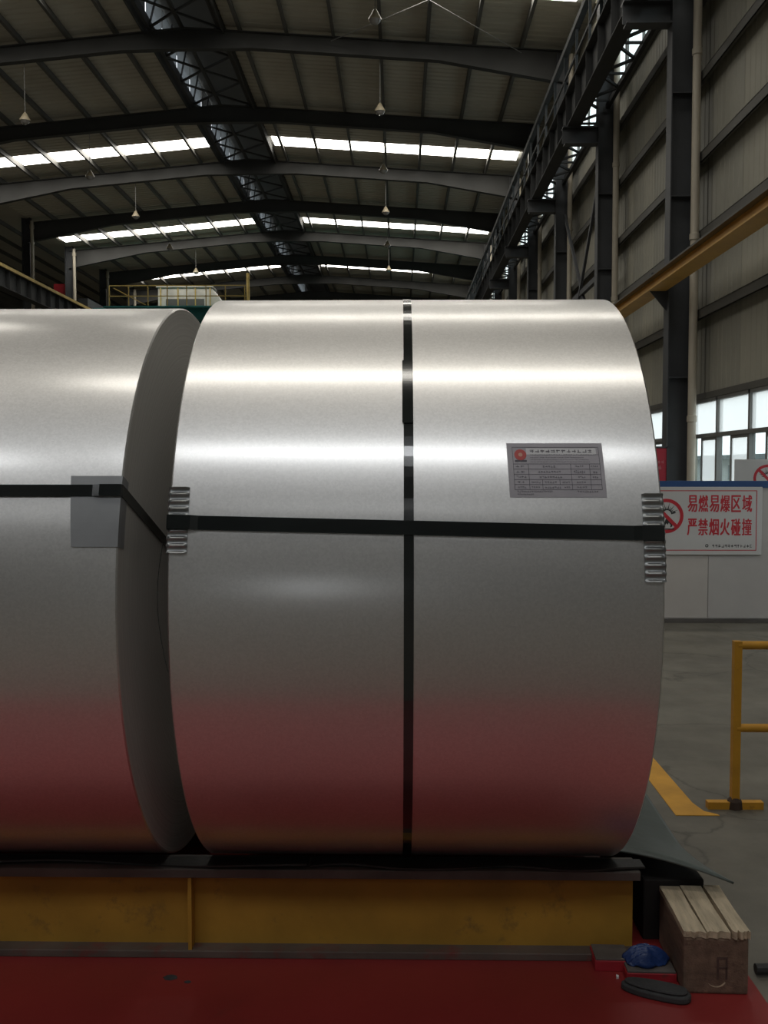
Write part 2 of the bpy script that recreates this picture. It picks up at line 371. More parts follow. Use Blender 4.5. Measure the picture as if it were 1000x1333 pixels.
while y < 68:
    a, b = (TH[0]+0.12, RIDGE-0.1) if k % 2 == 0 else (RIDGE-0.1, TH[0]+0.12)
    part('lattice_bar', MB().bar((a,y,zt-0.2),(b,y+1.05,zt-0.2),0.06,0.06), 'rafter', vent)
    a, b = (RIDGE-0.1, TH[1]-0.12) if k % 2 else (TH[1]-0.12, RIDGE-0.1)
    part('lattice_bar', MB().bar((a,y,zt-0.2),(b,y+1.05,zt-0.2),0.06,0.06), 'rafter', vent)
    if k % 2 == 0: part('lattice_bar', MB().bar((TH[0]+0.12,y,zt-0.2),(TH[0]+0.12,y+1.05,zt+1.3),0.05,0.05), 'rafter', vent)
    y += 1.05; k += 1

# rafters of the portal frames
for i, y in enumerate(fr):
    if y < 11 or y > 80: continue
    r = thing('roof_rafter', '%s grey tapered steel rafter across the hall roof counting from the coil' % ORD[i-5], 'rafter', kind='structure')
    def zt_(x): return roof_z(x) - 0.24
    stations = [(XR-0.35, 0.95), (1.2, 0.50), (-4.5, 0.48), (RIDGE, 0.62), (-8.6, 0.48), (-14.5, 0.5), (XL, 0.98)]
    for (xa, da), (xb, db) in zip(stations, stations[1:]):
        part('rafter_web', MB().prism([(xa,y-0.01,zt_(xa)),(xa,y-0.01,zt_(xa)-da),(xb,y-0.01,zt_(xb)-db),(xb,y-0.01,zt_(xb))], (0,0.02,0)), 'rafter', r)
        part('rafter_flange', MB().bar((xa,y,zt_(xa)-da),(xb,y,zt_(xb)-db),0.24,0.025).bar((xa,y,zt_(xa)),(xb,y,zt_(xb)),0.24,0.025), 'rafter', r)
    for xs in (pur_r[1::2], pur_l[1::2]):
        for x in xs:                                       # knee stays from purlin to bottom flange
            part('fly_brace', MB().bar((x,y,zt_(x)-0.45),(x,y+0.7,zt_(x)),0.04,0.04), 'rafter', r)
# thin rods bracing the roof
for j, (xa, xb) in enumerate(((3.7, -2.1), (-2.1, 3.7))):
    ya, yb_ = fr[7]+0.2, fr[8]-0.2
    tag(part('bracing_rod', MB().tube([(xa,ya,roof_z(xa)-0.42),(xb,yb_,roof_z(xb)-0.42)],0.012,6), 'alu'),
        'thin pale bracing rod under the roof, %s of the crossing pair' % ('falling toward the right wall' if j == 0 else 'falling toward the ridge'), 'rod', kind='structure')

# ------------------------------------------------------------------ right wall
wr = thing('wall_right', 'ribbed beige metal side wall with dark girts', 'wall', kind='structure')
part('wall_backing', MB().box(XR+0.06, XR+0.12, YB, YE, 2.9, 10.9).box(XR+0.06, XR+0.12, YB, YE, 12.6, 15.2)  # low wall, plus backing added behind the sheets to stop daylight leaks
     .box(XR, XR+0.2, YB, YE, 0, 1.0)
     .box(XR+0.06, XR+0.2, YB, fr[4]+0.8, 1.0, 2.9).box(XR+0.06, XR+0.2, fr[8]+0.8, YE, 1.0, 2.9)
     .box(XR+0.06, XR+0.12, YB, fr[5], 10.9, 12.6).box(XR+0.06, XR+0.12, fr[15], YE, 10.9, 12.6), 'skin', wr)
def ribbed(h, wd=0.9, n=4, d=0.010):
    mb = MB(); pr = []
    for j in range(n):
        q = wd*j/n; st = wd/n
        pr += [(q, 0), (q+st*0.62, 0), (q+st*0.72, d), (q+st*0.9, d)]
    pr += [(wd-0.004, 0)]
    for (a, da), (b, db) in zip(pr, pr[1:]): mb.quad((da,a,0),(da,b,0),(db if False else db,b,h),(db,b,h)) if False else mb.quad((da,a,0),(db,b,0),(db,b,h),(da,a,h))
    mb.quad((0,wd-0.004,0),(0.03,wd-0.004,0),(0.03,wd-0.004,h),(0,wd-0.004,h))
    return mb
me_a = ribbed(8.0).mesh('wall_sheet', 'wallsheet'); me_b = ribbed(8.0).mesh('wall_sheet_dull', 'wallsheet2')
me_u = ribbed(2.6).mesh('wall_sheet_upper', 'wallsheet')
for k in range(70):
    y = fr[4] + k*0.9
    link('wall_sheet', me_b if random.random() < 0.35 else me_a, wr, (XR + random.uniform(-0.004, 0.004), y, 2.9))
    link('wall_sheet', me_u, wr, (XR, y, 12.6))
for z in (4.3, 5.68, 7.05, 8.45, 9.85):
    part('girt', MB().box(XR-0.20, XR-0.185, 0, YE, z-0.09, z+0.09).box(XR-0.20, XR, 0, YE, z+0.075, z+0.09).box(XR-0.20, XR-0.15, 0, YE, z-0.09, z-0.075), 'girt', wr)
part('window_header', MB().box(XR-0.05, XR+0.1, YB, YE, 2.82, 2.93), 'girt', wr)
for y in fr[4:9]:
    part('wall_pier', MB().box(XR-0.02, XR+0.12, y+0.72, y+0.88, 1.0, 2.85), 'wallsheet2', wr)
part('clerestory_sill', MB().box(XR-0.1, XR+0.1, 0, YE, 10.82, 10.94).box(XR-0.1, XR+0.1, 0, YE, 12.56, 12.7), 'girt', wr)
# strip windows under the sheets
for n, i in enumerate(range(4, 8)):
    wn = thing('window_%d' % (n+1), '%s strip window low in the side wall counting from the camera' % ORD[n], 'window', kind='structure')
    a, b = fr[i]+0.88, fr[i+1]+0.72; st = (b-a)/4; x = XR
    part('window_frame', MB().box(x-0.04,x+0.06,a,b,1.0,1.06).box(x-0.04,x+0.06,a,b,2.76,2.82).box(x-0.05,x+0.06,a,b,2.13,2.20), 'alu', wn)
    for k in range(5): part('window_mullion', MB().box(x-0.04,x+0.06,a+k*st-0.035,a+k*st+0.035,1.0,2.82), 'alu', wn)
    for k in range(4):
        y = a + k*st
        part('pane', MB().box(x, x+0.006, y+0.035, y+st-0.035, 2.2, 2.76), 'glass_frost', wn)
        s1 = part('sash', MB().box(x-0.03,x,y+0.04,y+0.08,1.06,2.13).box(x-0.03,x,y+st*0.52,y+st*0.56,1.06,2.13).box(x-0.03,x,y+0.08,y+st*0.52,2.08,2.13), 'alu', wn)
        part('pane', MB().box(x-0.018,x-0.012,y+0.08,y+st*0.52,1.06,2.08), 'glass_frost', s1)
        part('pane', MB().box(x+0.015,x+0.021,y+st*0.56,y+st-0.035,1.06,2.13), 'glass_clear', wn)
# clerestory band above the runway
for n, i in enumerate(range(5, 15)):
    wn = thing('window_%d' % (n+5), '%s bright clerestory window above the crane runway counting from the camera' % ORD[n], 'window', kind='structure')
    a, b = fr[i]+0.05, fr[i+1]-0.05; st = (b-a)/4
    for k in range(5): part('window_mullion', MB().box(XR-0.03,XR+0.03,a+k*st-0.03,a+k*st+0.03,10.94,12.56), 'alu', wn)
    for k in range(4): part('pane', MB().box(XR,XR+0.006,a+k*st+0.03,a+(k+1)*st-0.03,10.94,12.56), 'glass_clear', wn)
# pale building outside
ob = thing('outside_building', 'pale low building seen through the strip window', 'building', (22, 50, 0))
part('wall', MB().box(-4,8,-30,30,0,2.0), 'outside', ob)
part('roof', MB().box(-4.3,8,-30.2,30.2,2.0,2.25), 'outside_dark', ob)
for k in range(12):
    wv = part('window', MB().box(-4.05,-3.98,-28+k*4.8,-26+k*4.8,0.9,1.7), 'outside_dark', ob)
tag(part('outside_ground', MB().box(XR+1.5,60,-60,120,-0.4,-0.02), 'outside_ground'), 'pale paved ground outside the side wall', 'ground', kind='structure')

# other walls of the hall (far end, left nave, behind the camera)
tag(part('wall_end', MB().box(-42, XR+0.2, YE, YE+0.3, 0, 17.2), 'dark'), 'dark far end wall of the hall', 'wall', kind='structure')
tag(part('wall_left', MB().box(-42.3, -42, YB, YE, 0, 17.2), 'dark'), 'dark side wall beyond the neighbouring nave', 'wall', kind='structure')
tag(part('wall_back', MB().box(-42, -4.0, YB-0.3, YB, 0, 17.2).box(-1.9, XR+0.2, YB-0.3, YB, 0, 17.2).box(-4.0, -1.9, YB-0.3, YB, 3.0, 17.2), 'back_wall'), 'plain sheet wall with an open gateway behind the camera', 'wall', kind='structure')

# columns, pipes, brackets
for i, y in enumerate(fr):
    if y < 4: continue
    n = i - 4
    if y < 80:
        c = thing('column', '%s blue-grey steel column along the side wall counting from the camera' % ORD[n], 'column', (0,y,0), kind='structure')
        part('column_web', MB().box(4.8,5.22,-0.012,0.012,0,14.2), 'column', c)
        part('column_flange', MB().box(4.795,4.815,-0.16,0.16,0,14.2), 'column', c)
        part('column_flange', MB().box(5.205,5.225,-0.16,0.16,0,14.2), 'column', c)
        part('bracket', MB().box(3.95,4.8,-0.14,0.14,9.80,9.83).box(3.95,4.8,-0.01,0.01,9.45,9.8).box(4.0,4.8,-0.14,0.14,9.42,9.45), 'column', c)
        for z in (3.2, 6.4, 8.2): part('stiffener', MB().box(4.815,5.205,-0.15,0.15,z,z+0.02), 'column', c)
        for z in (4.3, 5.68, 7.05, 8.45): part('girt_cleat', MB().box(5.225,XR-0.18,-0.09,0.09,z-0.1,z+0.1), 'girt', c)
        if y < 60:
            p = thing('drainpipe', '%s beige drainpipe running up beside a wall column counting from the camera' % ORD[n], 'pipe', (5.205, y-0.26, 0), group='drainpipes on the side wall')
            part('pipe', MB().tube([(0,0,0),(0,0,14.1)],0.075,12), 'pvc', p, smooth=True)
            for z in (2.4, 5.6, 8.8, 12.0): part('pipe_collar', MB().lathe([(0.075,0),(0.09,0.01),(0.09,0.11),(0.075,0.12)],12), 'pvc', p, (0,0,z), smooth=True)
    if 36 < y < 80:
        c = thing('column', '%s dark column on the far side of the hall counting from the camera' % ORD[i-9], 'column', (XL,y,0), kind='structure')
        part('column_web', MB().box(-0.2,0.2,-0.012,0.012,0,14.2), 'column', c)
        part('column_flange', MB().box(-0.21,-0.19,-0.16,0.16,0,14.2), 'column', c)
        part('column_flange', MB().box(0.19,0.21,-0.16,0.16,0,14.2), 'column', c)
        p = thing('drainpipe', '%s pale drainpipe on a column across the hall counting from the camera' % ORD[i-9], 'pipe', (XL+0.34, y-0.2, 0), group='drainpipes across the hall')
        part('pipe', MB().tube([(0,0,0),(0,0,14.0)],0.085,10), 'pvc', p, smooth=True)
        part('pipe_collar', MB().lathe([(0.085,0),(0.11,0.01),(0.11,0.2),(0.085,0.21)],10), 'pvc', p, (0,0,13.6), smooth=True)
# cross bracing between the second and third columns in view
br = thing('wall_bracing', 'crossed steel bracing between two wall columns', 'bracing', kind='structure')
ya, yb_ = fr[7]+0.2, fr[8]-0.2
part('brace', MB().bar((5.0,ya,9.3),(5.0,yb_,3.6),0.07,0.10), 'column', br)
part('brace', MB().bar((5.06,ya,3.6),(5.06,yb_,9.3),0.07,0.10), 'column', br)
part('brace_strut', MB().bar((5.03,ya,6.4),(5.03,yb_,6.4),0.10,0.14), 'column', br)
part('gusset_plate', MB().box(5.02,5.05,(ya+yb_)/2-0.2,(ya+yb_)/2+0.2,6.2,6.65), 'column', br)

# crane runways
def runway(name, label, x0, x1, z0, z1, ya, yb, side):
    g = thing(name, label, 'crane girder', kind='structure')
    xm = (x0+x1)/2
    part('girder_web', MB().box(xm-0.012,xm+0.012,ya,yb,z0,z1), 'dark_steel', g)
    part('girder_flange', MB().box(x0,x1,ya,yb,z0-0.025,z0), 'dark_steel', g)
    part('girder_flange', MB().box(x0,x1,ya,yb,z1,z1+0.025), 'dark_steel', g)
    part('crane_rail', MB().box(xm-0.05,xm+0.05,ya,yb,z1+0.025,z1+0.15), 'dark_steel', g)
    y = ya + 0.6
    while y < yb and y < 75:
        part('stiffener', MB().box(x0+0.02,x1-0.02,y,y+0.015,z0,z1), 'dark_steel', g); y += 1.26
    return g
rg = runway('crane_runway', 'dark crane runway girder along the side wall', 4.05, 4.38, 9.85, 10.7, 2, YE, 1)
for k in range(36):
    y = 20 + k*1.575
    part('railing_post', MB().box(4.14,4.20,y,y+0.05,10.72,11.9), 'dark_steel', rg)
part('railing_bar', MB().box(4.10,4.24,12,YE,11.9,12.05), 'dark_steel', rg)
part('railing_bar', MB().box(4.15,4.19,12,YE,11.3,11.36), 'dark_steel', rg)
wt = thing('walkway_truss', 'horizontal lattice truss between the crane girder and the wall', 'truss', kind='structure')
part('chord', MB().box(5.0,5.09,6,YE,10.28,10.40), 'dark_steel', wt)
part('chord', MB().box(4.38,4.45,6,YE,10.30,10.38), 'dark_steel', wt)
y = 16.4; k = 0
while y < 62:
    a, b = (4.42, 5.04) if k % 2 else (5.04, 4.42)
    part('lattice_bar', MB().bar((a,y,10.34),(b,y+0.78,10.34),0.055,0.055), 'dark_steel', wt)
    if k % 2: part('lattice_bar', MB().bar((4.42,y,10.34),(5.04,y,10.34),0.05,0.05), 'dark_steel', wt)
    y += 0.78; k += 1
lg = runway('crane_runway', 'crane runway girder across the hall with yellow top edge', XL+1.0, XL+1.45, 9.55, 10.4, 30, YE, -1)
part('yellow_edge', MB().box(XL+1.43,XL+1.5,30,YE,10.38,10.52), 'crane_yellow', lg)
# yellow monorail beam low on the side wall
yb = thing('yellow_runway_beam', 'yellow steel beam carried on the side wall columns', 'beam', kind='structure')
part('beam_bottom_flange', MB().box(4.46,4.78,3,34,4.76,4.785), 'yellow_beam', yb)
part('beam_web', MB().box(4.61,4.63,3,34,4.785,5.0), 'yellow_beam', yb)
part('beam_top_flange', MB().box(4.50,4.74,3,34,5.0,5.03), 'girt', yb)
part('conductor_channel', MB().box(4.62,4.76,3,34,5.03,5.12), 'girt', yb)
for y in fr[4:9]: part('beam_bracket', MB().box(4.5,4.8,y-0.1,y+0.1,5.03,5.07).prism([(4.5,y-0.01,4.76),(4.8,y-0.01,4.76),(4.8,y-0.01,4.4)],(0,0.02,0)), 'column', yb)

# overhead travelling crane far down the hall
oc = thing('bridge_crane', 'teal bridge crane with yellow railing far behind the coils', 'crane', (0,55,0))
part('girder', MB().box(XL+1.1,4.2,-0.35,0.35,9.95,10.6), 'teal', oc)
part('girder', MB().box(XL+1.1,4.2,1.6,2.3,9.95,10.6), 'teal', oc)
part('walkway', MB().box(-16.6,-8.3,-1.0,-0.35,10.52,10.6), 'teal', oc)
for k in range(8):
    x = -16.25 + k*1.086
    part('railing_post', MB().box(x-0.025,x+0.025,-1.0,-0.95,10.6,11.72), 'crane_yellow', oc)
for z in (11.12, 11.70): part('railing_bar', MB().box(-16.25,-8.6,-1.0,-0.95,z,z+0.05), 'crane_yellow', oc)
part('railing_brace', MB().bar((-16.0,-0.97,11.6),(-14.2,-0.97,10.65),0.05,0.05), 'crane_yellow', oc)
part('mast', MB().tube([(-8.5,-0.7,10.6),(-8.5,-0.7,12.45)],0.09,8), 'crane_yellow', oc)
part('end_carriage', MB().box(XL+0.95,XL+1.5,-1.2,3.2,10.55,11.0), 'column', oc)
part('end_carriage', MB().box(3.9,4.4,-1.2,3.2,10.86,11.2), 'dark_steel', oc)
tr = part('trolley_housing', MB().prism([(-13.85,0.4,10.6),(-10.8,0.4,10.6),(-10.25,0.4,11.15),(-10.8,0.4,11.88),(-13.85,0.4,11.88)],(0,1.2,0)), 'cabin', oc)
tr['label'] = 'grey sheeted trolley housing'
part('roof_lip', MB().box(-13.95,-10.7,0.34,1.7,11.88,11.96), 'cabin', tr)
for x in (-13.7,-12.7,-11.7,-10.85): part('rib', MB().box(x-0.03,x+0.03,0.36,0.4,10.6,11.88), 'crane_yellow', tr)
part('opening', MB().box(-13.4,-11.2,0.38,0.4,10.85,11.22), 'dark', tr)
cb = thing('control_cabinet', 'small red cabinet on the runway across the hall', 'cabinet', (-19.6,56,10.4))
part('body', MB().box(-0.38,0.38,-0.3,0.3,0.9,1.75), 'red_steel', cb); part('door', MB().box(-0.32,0.32,-0.33,-0.3,0.98,1.68), 'red_steel', cb)
part('stand', MB().box(-0.3,-0.2,-0.1,0.1,-10.4,0.9).box(0.2,0.3,-0.1,0.1,-10.4,0.9), 'column', cb)

# pendant lamps
def lamp(x, y, z, label, group):
    t = thing('pendant_lamp', label, 'lamp', (x,y,z), group=group)
    L = roof_z(x) - z - 0.236
    part('rod', MB().tube([(0,0,0.2),(0,0,L)],0.011,6), 'alu', t)
    part('canopy', MB().box(-0.06,0.06,-0.06,0.06,L-0.05,L), 'pvc', t)
    part('shade', MB().lathe([(0.03,0.24),(0.06,0.2),(0.10,0.12),(0.165,0.02),(0.17,-0.02),(0.155,-0.02),(0.15,0.02),(0.05,0.16)],20), 'shade', t, smooth=True)
    part('lens', MB().lathe([(0.001,-0.13),(0.07,-0.11),(0.12,-0.07),(0.15,-0.015),(0.001,-0.012)],20), 'lamp_in', t, smooth=True)
for k, (y, z) in enumerate(((24.2, 12.62), (30.3, 12.62), (36.6, 12.72), (42.9, 12.82), (49.2, 12.8), (55.5, 12.85))):
    lamp(-0.61, y, z, '%s cream pendant lamp of the row above the front coil, counting from the camera' % ORD[k], 'pendant lamps above the front coil')
for k, (y, z) in enumerate(((30.3, 12.4), (36.6, 12.55), (42.9, 12.68), (49.2, 12.7), (55.5, 12.75))):
    lamp(-11.68, y, z, '%s pendant lamp of the row beyond the ridge ventilator, counting from the camera' % ORD[k], 'pendant lamps beyond the ridge')

# ------------------------------------------------------------------ partition with the warning sign
pt = thing('wall_partition', 'low white panel partition with blue cap rail', 'partition wall', (0,9.9,0), kind='structure')
xs = [0.3, 1.5, 2.35, 3.18, 4.5]
for k, (a, b) in enumerate(zip(xs, xs[1:])): part('panel', MB().box(a+0.004,b-0.004,0,0.06,0.05,1.40), 'partition' if k % 2 == 0 else 'partition2', pt)
part('core', MB().box(0.3,4.5,0.01,0.055,0.0,1.41), 'partition2', pt)
part('cap_rail', MB().box(0.28,4.52,-0.02,0.08,1.395,1.465), 'blue_trim', pt)
part('skirting', MB().box(0.3,4.5,-0.012,0.0,0.0,0.04), 'black_gap', pt)

def text_fit(name, txt, parent, m, x0, x1, z0, z1, y, bold):
    """flat lettering in the X-Z plane, filling the given rectangle; thickened by slightly shifted copies"""
    cu = bpy.data.curves.new('txt', 'FONT'); cu.body = txt; cu.size = 1.0; cu.resolution_u = 3
    o = bpy.data.objects.new('txt', cu); COL.objects.link(o); bpy.context.view_layer.update()
    me = bpy.data.meshes.new_from_object(o.evaluated_get(bpy.context.evaluated_depsgraph_get()))
    V = [(v.co.x, v.co.y) for v in me.vertices]; F = [tuple(p.vertices) for p in me.polygons]
    bpy.data.objects.remove(o); bpy.data.curves.remove(cu); bpy.data.meshes.remove(me)
    ax, bx = min(v[0] for v in V), max(v[0] for v in V); az, bz = min(v[1] for v in V), max(v[1] for v in V)
    mb = MB()
    for k, (dx, dz) in enumerate(((0,0),(bold,0),(-bold,0),(0,bold*0.5),(0,-bold*0.5))):
        n = len(mb.v); yy = y - 0.00006*k
        mb.v += [(x0+(x1-x0)*(vx-ax)/(bx-ax)+dx, yy, z0+(z1-z0)*(vz-az)/(bz-az)+dz) for vx, vz in V]
        mb.f += [tuple(n+i for i in q) for q in F]
    return part(name, mb, m, parent)
def ring(r0, r1, c, y, seg=40):
    mb = MB()
    for i in range(seg):
        a, b = 2*pi*i/seg, 2*pi*(i+1)/seg
        mb.quad(*[(c[0]+r*cos(t), y, c[1]+r*sin(t)) for r, t in ((r0,a),(r1,a),(r1,b),(r0,b))])
    return mb
def flame(c, s, y):
    pts = [(-.5,-.5),(-.62,-.15),(-.45,.2),(-.38,-.02),(-.2,.45),(-.02,.75),(.02,.4),(.2,.12),(.28,.38),(.45,.1),(.6,-.15),(.5,-.5),(.3,-.62),(.32,-.3),(.12,-.05),(.0,-.3),(-.15,-.12),(-.3,-.35),(-.25,-.62)]
    return MB().poly([(c[0]+x*s, y, c[1]+z*s) for x, z in pts]).box(c[0]-.75*s, c[0]+.75*s, y-0.0005, y, c[1]-.85*s, c[1]-.72*s)
def burst(c, s, y):
    mb = MB()
    for k in range(13):
        a = radians(8 + k*14); r0 = 0.34*s; r1 = s*(1.0 if k % 2 else 0.72)
        d = 0.16
        mb.poly([(c[0]+r0*cos(a-d), y, c[1]+r0*sin(a-d)),(c[0]+r1*cos(a), y, c[1]+r1*sin(a)),(c[0]+r0*cos(a+d), y, c[1]+r0*sin(a+d))])
    mb.poly([(c[0]+0.45*s, y, c[1]+0.1*s),(c[0]+0.75*s, y, c[1]+0.12*s),(c[0]+0.6*s, y, c[1]+0.28*s)])
    return mb
def prohibition(parent, c, R, y):
    part('ring', ring(R*0.80, R, c, y), 'sign_red', parent)
    a = radians(135); d = Vector((cos(a),0,sin(a))); n = Vector((-sin(a),0,cos(a)))*R*0.10; cc = Vector((c[0],y-0.0006,c[1]))
    part('slash', MB().poly([cc+d*R*0.9+n, cc+d*R*0.9-n, cc-d*R*0.9-n, cc-d*R*0.9+n]), 'sign_red', parent)
    part('flame_symbol', flame((c[0]+R*0.1, c[1]-R*0.36), R*0.50, y), 'sign_black', parent)
    part('explosion_symbol', burst((c[0]+R*0.05, c[1]+R*0.10), R*0.70, y), 'sign_black', parent)
def strokes(mb, x0, x1, z0, z1, n, y, rnd):
    """a run of n tiny unreadable characters"""
    st = (x1-x0)/n
    for k in range(n):
        a = x0 + k*st; w_ = st*0.82; h = z1-z0
        for q in range(rnd.randint(2,3)):
            zz = z0 + h*rnd.uniform(0,0.85); mb.box(a, a+w_*rnd.uniform(0.6,1), y-0.0004, y, zz, zz+h*0.16)
        xx = a + w_*rnd.uniform(0.1,0.8); mb.box(xx, xx+w_*0.18, y-0.0004, y, z0, z1)
    return mb
rnd = random.Random(3)
sg = thing('warning_sign', 'white no-fire warning sign with two rows of red characters on the partition', 'sign', (0,9.865,0))
bevel(part('board', MB().box(2.455,3.715,0.012,0.033,0.705,1.405), 'sign', sg), 0.006)
x0, x1, z0, z1, t = 2.51, 3.66, 0.75, 1.368, 0.008; y = 0.0112
part('border', MB().box(x0,x1,y-0.0004,y,z0,z0+t).box(x0,x1,y-0.0004,y,z1-t,z1).box(x0,x0+t,y-0.0004,y,z0,z1).box(x1-t,x1,y-0.0004,y,z0,z1), 'sign_red', sg)
prohibition(sg, (2.735, 1.105), 0.178, y)
for row, zz in (('易燃易爆区域', 1.148), ('严禁烟火碰撞', 0.908)):
    for k, ch in enumerate(row):
        text_fit('character', ch, sg, 'sign_red', 2.955+k*0.1115, 2.955+k*0.1115+0.094, zz, zz+0.17, y, 0.0038)
part('company_line', strokes(MB(), 3.21, 3.625, 0.782, 0.812, 13, y, rnd), 'sign_black', sg)
part('company_mark', ring(0.008, 0.017, (3.155,0.80), y, 14), 'sign_black', sg)
# a second board of the same kind further back
s2 = thing('warning_sign', 'white warning board rising behind the blue capped partition', 'sign', (4.34,12.5,0))
bevel(part('board', MB().box(0,1.2,0.012,0.03,0.98,1.705), 'sign', s2), 0.006)
prohibition(s2, (0.42, 1.46), 0.178, 0.011)
for x in (0.1, 1.05): part('leg', MB().box(x,x+0.04,0.03,0.07,0,1.6), 'alu', s2)
nb = thing('notice_board', 'narrow red notice board on a stand between coil and column', 'notice board', (3.3,14,0))
bevel(part('board', MB().box(0,0.575,0.012,0.03,1.0,1.88), 'poster_red', nb), 0.004)
part('frame', MB().box(-0.02,0.0,0,0.04,0.98,1.9).box(0.575,0.60,0,0.04,0.98,1.9).box(-0.02,0.60,0,0.04,1.88,1.905).box(-0.02,0.60,0,0.04,0.975,1.0), 'column', nb)
for a in ((0.1,0.55,1.655,1.70,9),(0.25,0.52,1.57,1.63,4),(0.1,0.46,1.47,1.53,5)): part('printed_line', strokes(MB(),*a,0.0115,rnd), 'poster_pink', nb)
for x in (0.05, 0.5): part('leg', MB().box(x,x+0.04,0.03,0.07,0,1.7), 'column', nb)

# ------------------------------------------------------------------ yellow guard rail
gr = thing('guard_rail', 'yellow pipe guard rail standing on the concrete floor', 'railing', (1.583,4.488,0))
for zz in (0.775, 0.383): part('rail', MB().tube([(0,0,zz),(2.4,0,zz)],0.020,12), 'rail', gr, smooth=True)
part('post', MB().box(-0.018,0.018,-0.018,0.018,0.01,0.795), 'rail', gr)
part('post', MB().box(1.382,1.418,-0.018,0.018,0.01,0.795), 'rail', gr)
part('foot', MB().box(-0.13,0.13,-0.02,0.02,0.0,0.034), 'rail', gr)
part('foot', MB().box(1.27,1.53,-0.02,0.02,0.0,0.034), 'rail', gr)
part('weld', MB().lathe([(0.0,0.0),(0.038,0.0),(0.034,0.036),(0.022,0.052),(0.0,0.055)],10), 'rail_rust', gr)

# ------------------------------------------------------------------ coil stand: two H beams
def beam(name, label, y0, y1, xa, xb, z1):
    g = thing(name, label, 'beam', (0,y0,0)); wd = y1-y0; ym = wd/2
    bevel(part('top_flange', MB().box(xa,xb,0,wd,z1-0.03,z1), 'flange', g), 0.003)
    part('web', MB().box(xa,xb-0.012,ym-0.006,ym+0.006,0.028,z1-0.03), 'yellow_web', g)
    bevel(part('bottom_flange', MB().box(xa,xb-0.01,0,wd,0.003,0.028), 'flange_red', g), 0.003)
    for x in (-2.2, -0.685): part('stiffener', MB().box(x-0.006,x+0.006,0.006,ym-0.006,0.028,z1-0.03), 'yellow_web', g)
    return g
beam('steel_beam', 'yellow steel beam with grey flanges carrying both coils at the front', 3.06, 3.18, -3.2, 0.782, 0.300)
beam('steel_beam', 'rear yellow steel beam mostly hidden behind the coils', 3.98, 4.10, -3.2, 0.782, 0.300)

# ------------------------------------------------------------------ coils
def make_coil(name, label, R, ya, za, x0, x1, holes=0.255):
    c = thing(name, label, 'coil', ((x0+x1)/2*1.07, 3.579, 1.61+(za-1.61)*1.07)); c.scale = (1.07,)*3; h = (x1-x0)/2
    seg = 240
    mb = MB().lathe([(R-0.004,-h),(R,-h+0.004),(R,h-0.004),(R-0.004,h)], seg, 'x')
    part('outer_wrap', mb, 'galv', c, smooth=True)
    for s in (-1, 1):
        prof = [(holes, s*h), (R*0.55, s*h), (R-0.004, s*h)]
        part('end_face', MB().lathe(prof if s < 0 else prof[::-1], seg, 'x'), 'galv_end', c)
    part('bore', MB().lathe([(holes,h),(holes,-h)], 96, 'x'), 'galv_end', c, smooth=True)
    return c, h
def on_cyl(R, x, phi): return (x, -R*cos(phi), R*sin(phi))
def hoop(R, xc, wd, th, seg=200, a0=0, a1=2*pi):
    return MB().grid(lambda u, v: on_cyl(R + (th if 0.25 < v < 0.75 else 0), xc + wd*(-0.5 + (0 if v < 0.5 else 1)), a0 + (a1-a0)*u), seg, 3)
def ribbon(path, nrm, wdir, wd, th):
    """flat strap along a path; nrm(i) outward normal, wdir(i) width direction"""
    mb = MB(); n0 = None
    for i, p in enumerate(path):
        p = Vector(p); n = Vector(nrm[i]).normalized(); w_ = Vector(wdir[i]).normalized()*wd/2
        n = n*th; k = len(mb.v)
        mb.v += [tuple(p-w_), tuple(p-w_+n), tuple(p+w_+n), tuple(p+w_)]
        if i:
            for q in range(4): mb.f.append((k-4+q, k-4+(q+1)%4, k+(q+1)%4, k+q))
    return mb
def eye_strap(c, R, h, bore, phl, phr, wd, name='strap', sag=0.0, lift=0.006, left_only=False):
    """strap over the wrap, round both edges and in through the bore"""
    path = []; nr = []; wv = []
    def addp(p, n, w_): path.append(p); nr.append(n); wv.append(w_)
    rad = lambda a: Vector((0,-cos(a),sin(a))); tan = lambda a: Vector((0,sin(a),cos(a)))
    N = 12
    for k in range(N+1):                     # left end face, bore -> rim
        r = bore + (R-bore)*k/N; s = sag*sin(pi*k/N)
        addp(Vector((-h-0.002-s,0,0)) + rad(phl)*(r+lift*k/N), (-1,0,0), tan(phl))
    for t in (0, 0.02, 0.045, 0.06, 0.2, 0.35, 0.5, 0.65, 0.8, 0.94, 0.955, 0.98, 1):
        a = phl + (phr-phl)*t
        addp(Vector((-h + 2*h*t,0,0)) + rad(a)*(R + (lift if t < 0.05 or t > 0.95 else 0.003)), rad(a), tan(a))
    for k in range(N+1):
        r = R - (R-bore)*k/N
        addp(Vector((h+0.002,0,0)) + rad(phr)*r, (1,0,0), tan(phr))
    return part(name, ribbon(path, nr, wv, wd, 0.0016), 'strap', c)

coil, h = make_coil('steel_coil', 'large galvanised steel coil with paper label and crossed black straps', 0.93, 3.345, 1.241, -0.590, 0.669)
R = 0.93; cx = (0.669-0.590)/2
st = part('circumferential_strap', hoop(R+0.0006, 0.024-cx, 0.0255, 0.0012), 'strap', coil)
a0 = math.asin((1.727-1.241)/R); a1 = math.asin((1.904-1.241)/R)
part('strap_overlap', hoop(R+0.0020, 0.0215-cx, 0.0275, 0.0012, 24, a0, a1), 'strap', st)
part('strap_seal', hoop(R+0.0032, 0.0225-cx, 0.029, 0.0016, 4, a0-0.004, a0+0.004), 'strap', st)
eye_strap(coil, R, h, 0.255, math.asin((1.468-1.241)/R), math.asin((1.440-1.241)/R), 0.037, 'through_strap', 0.035, 0.0095)
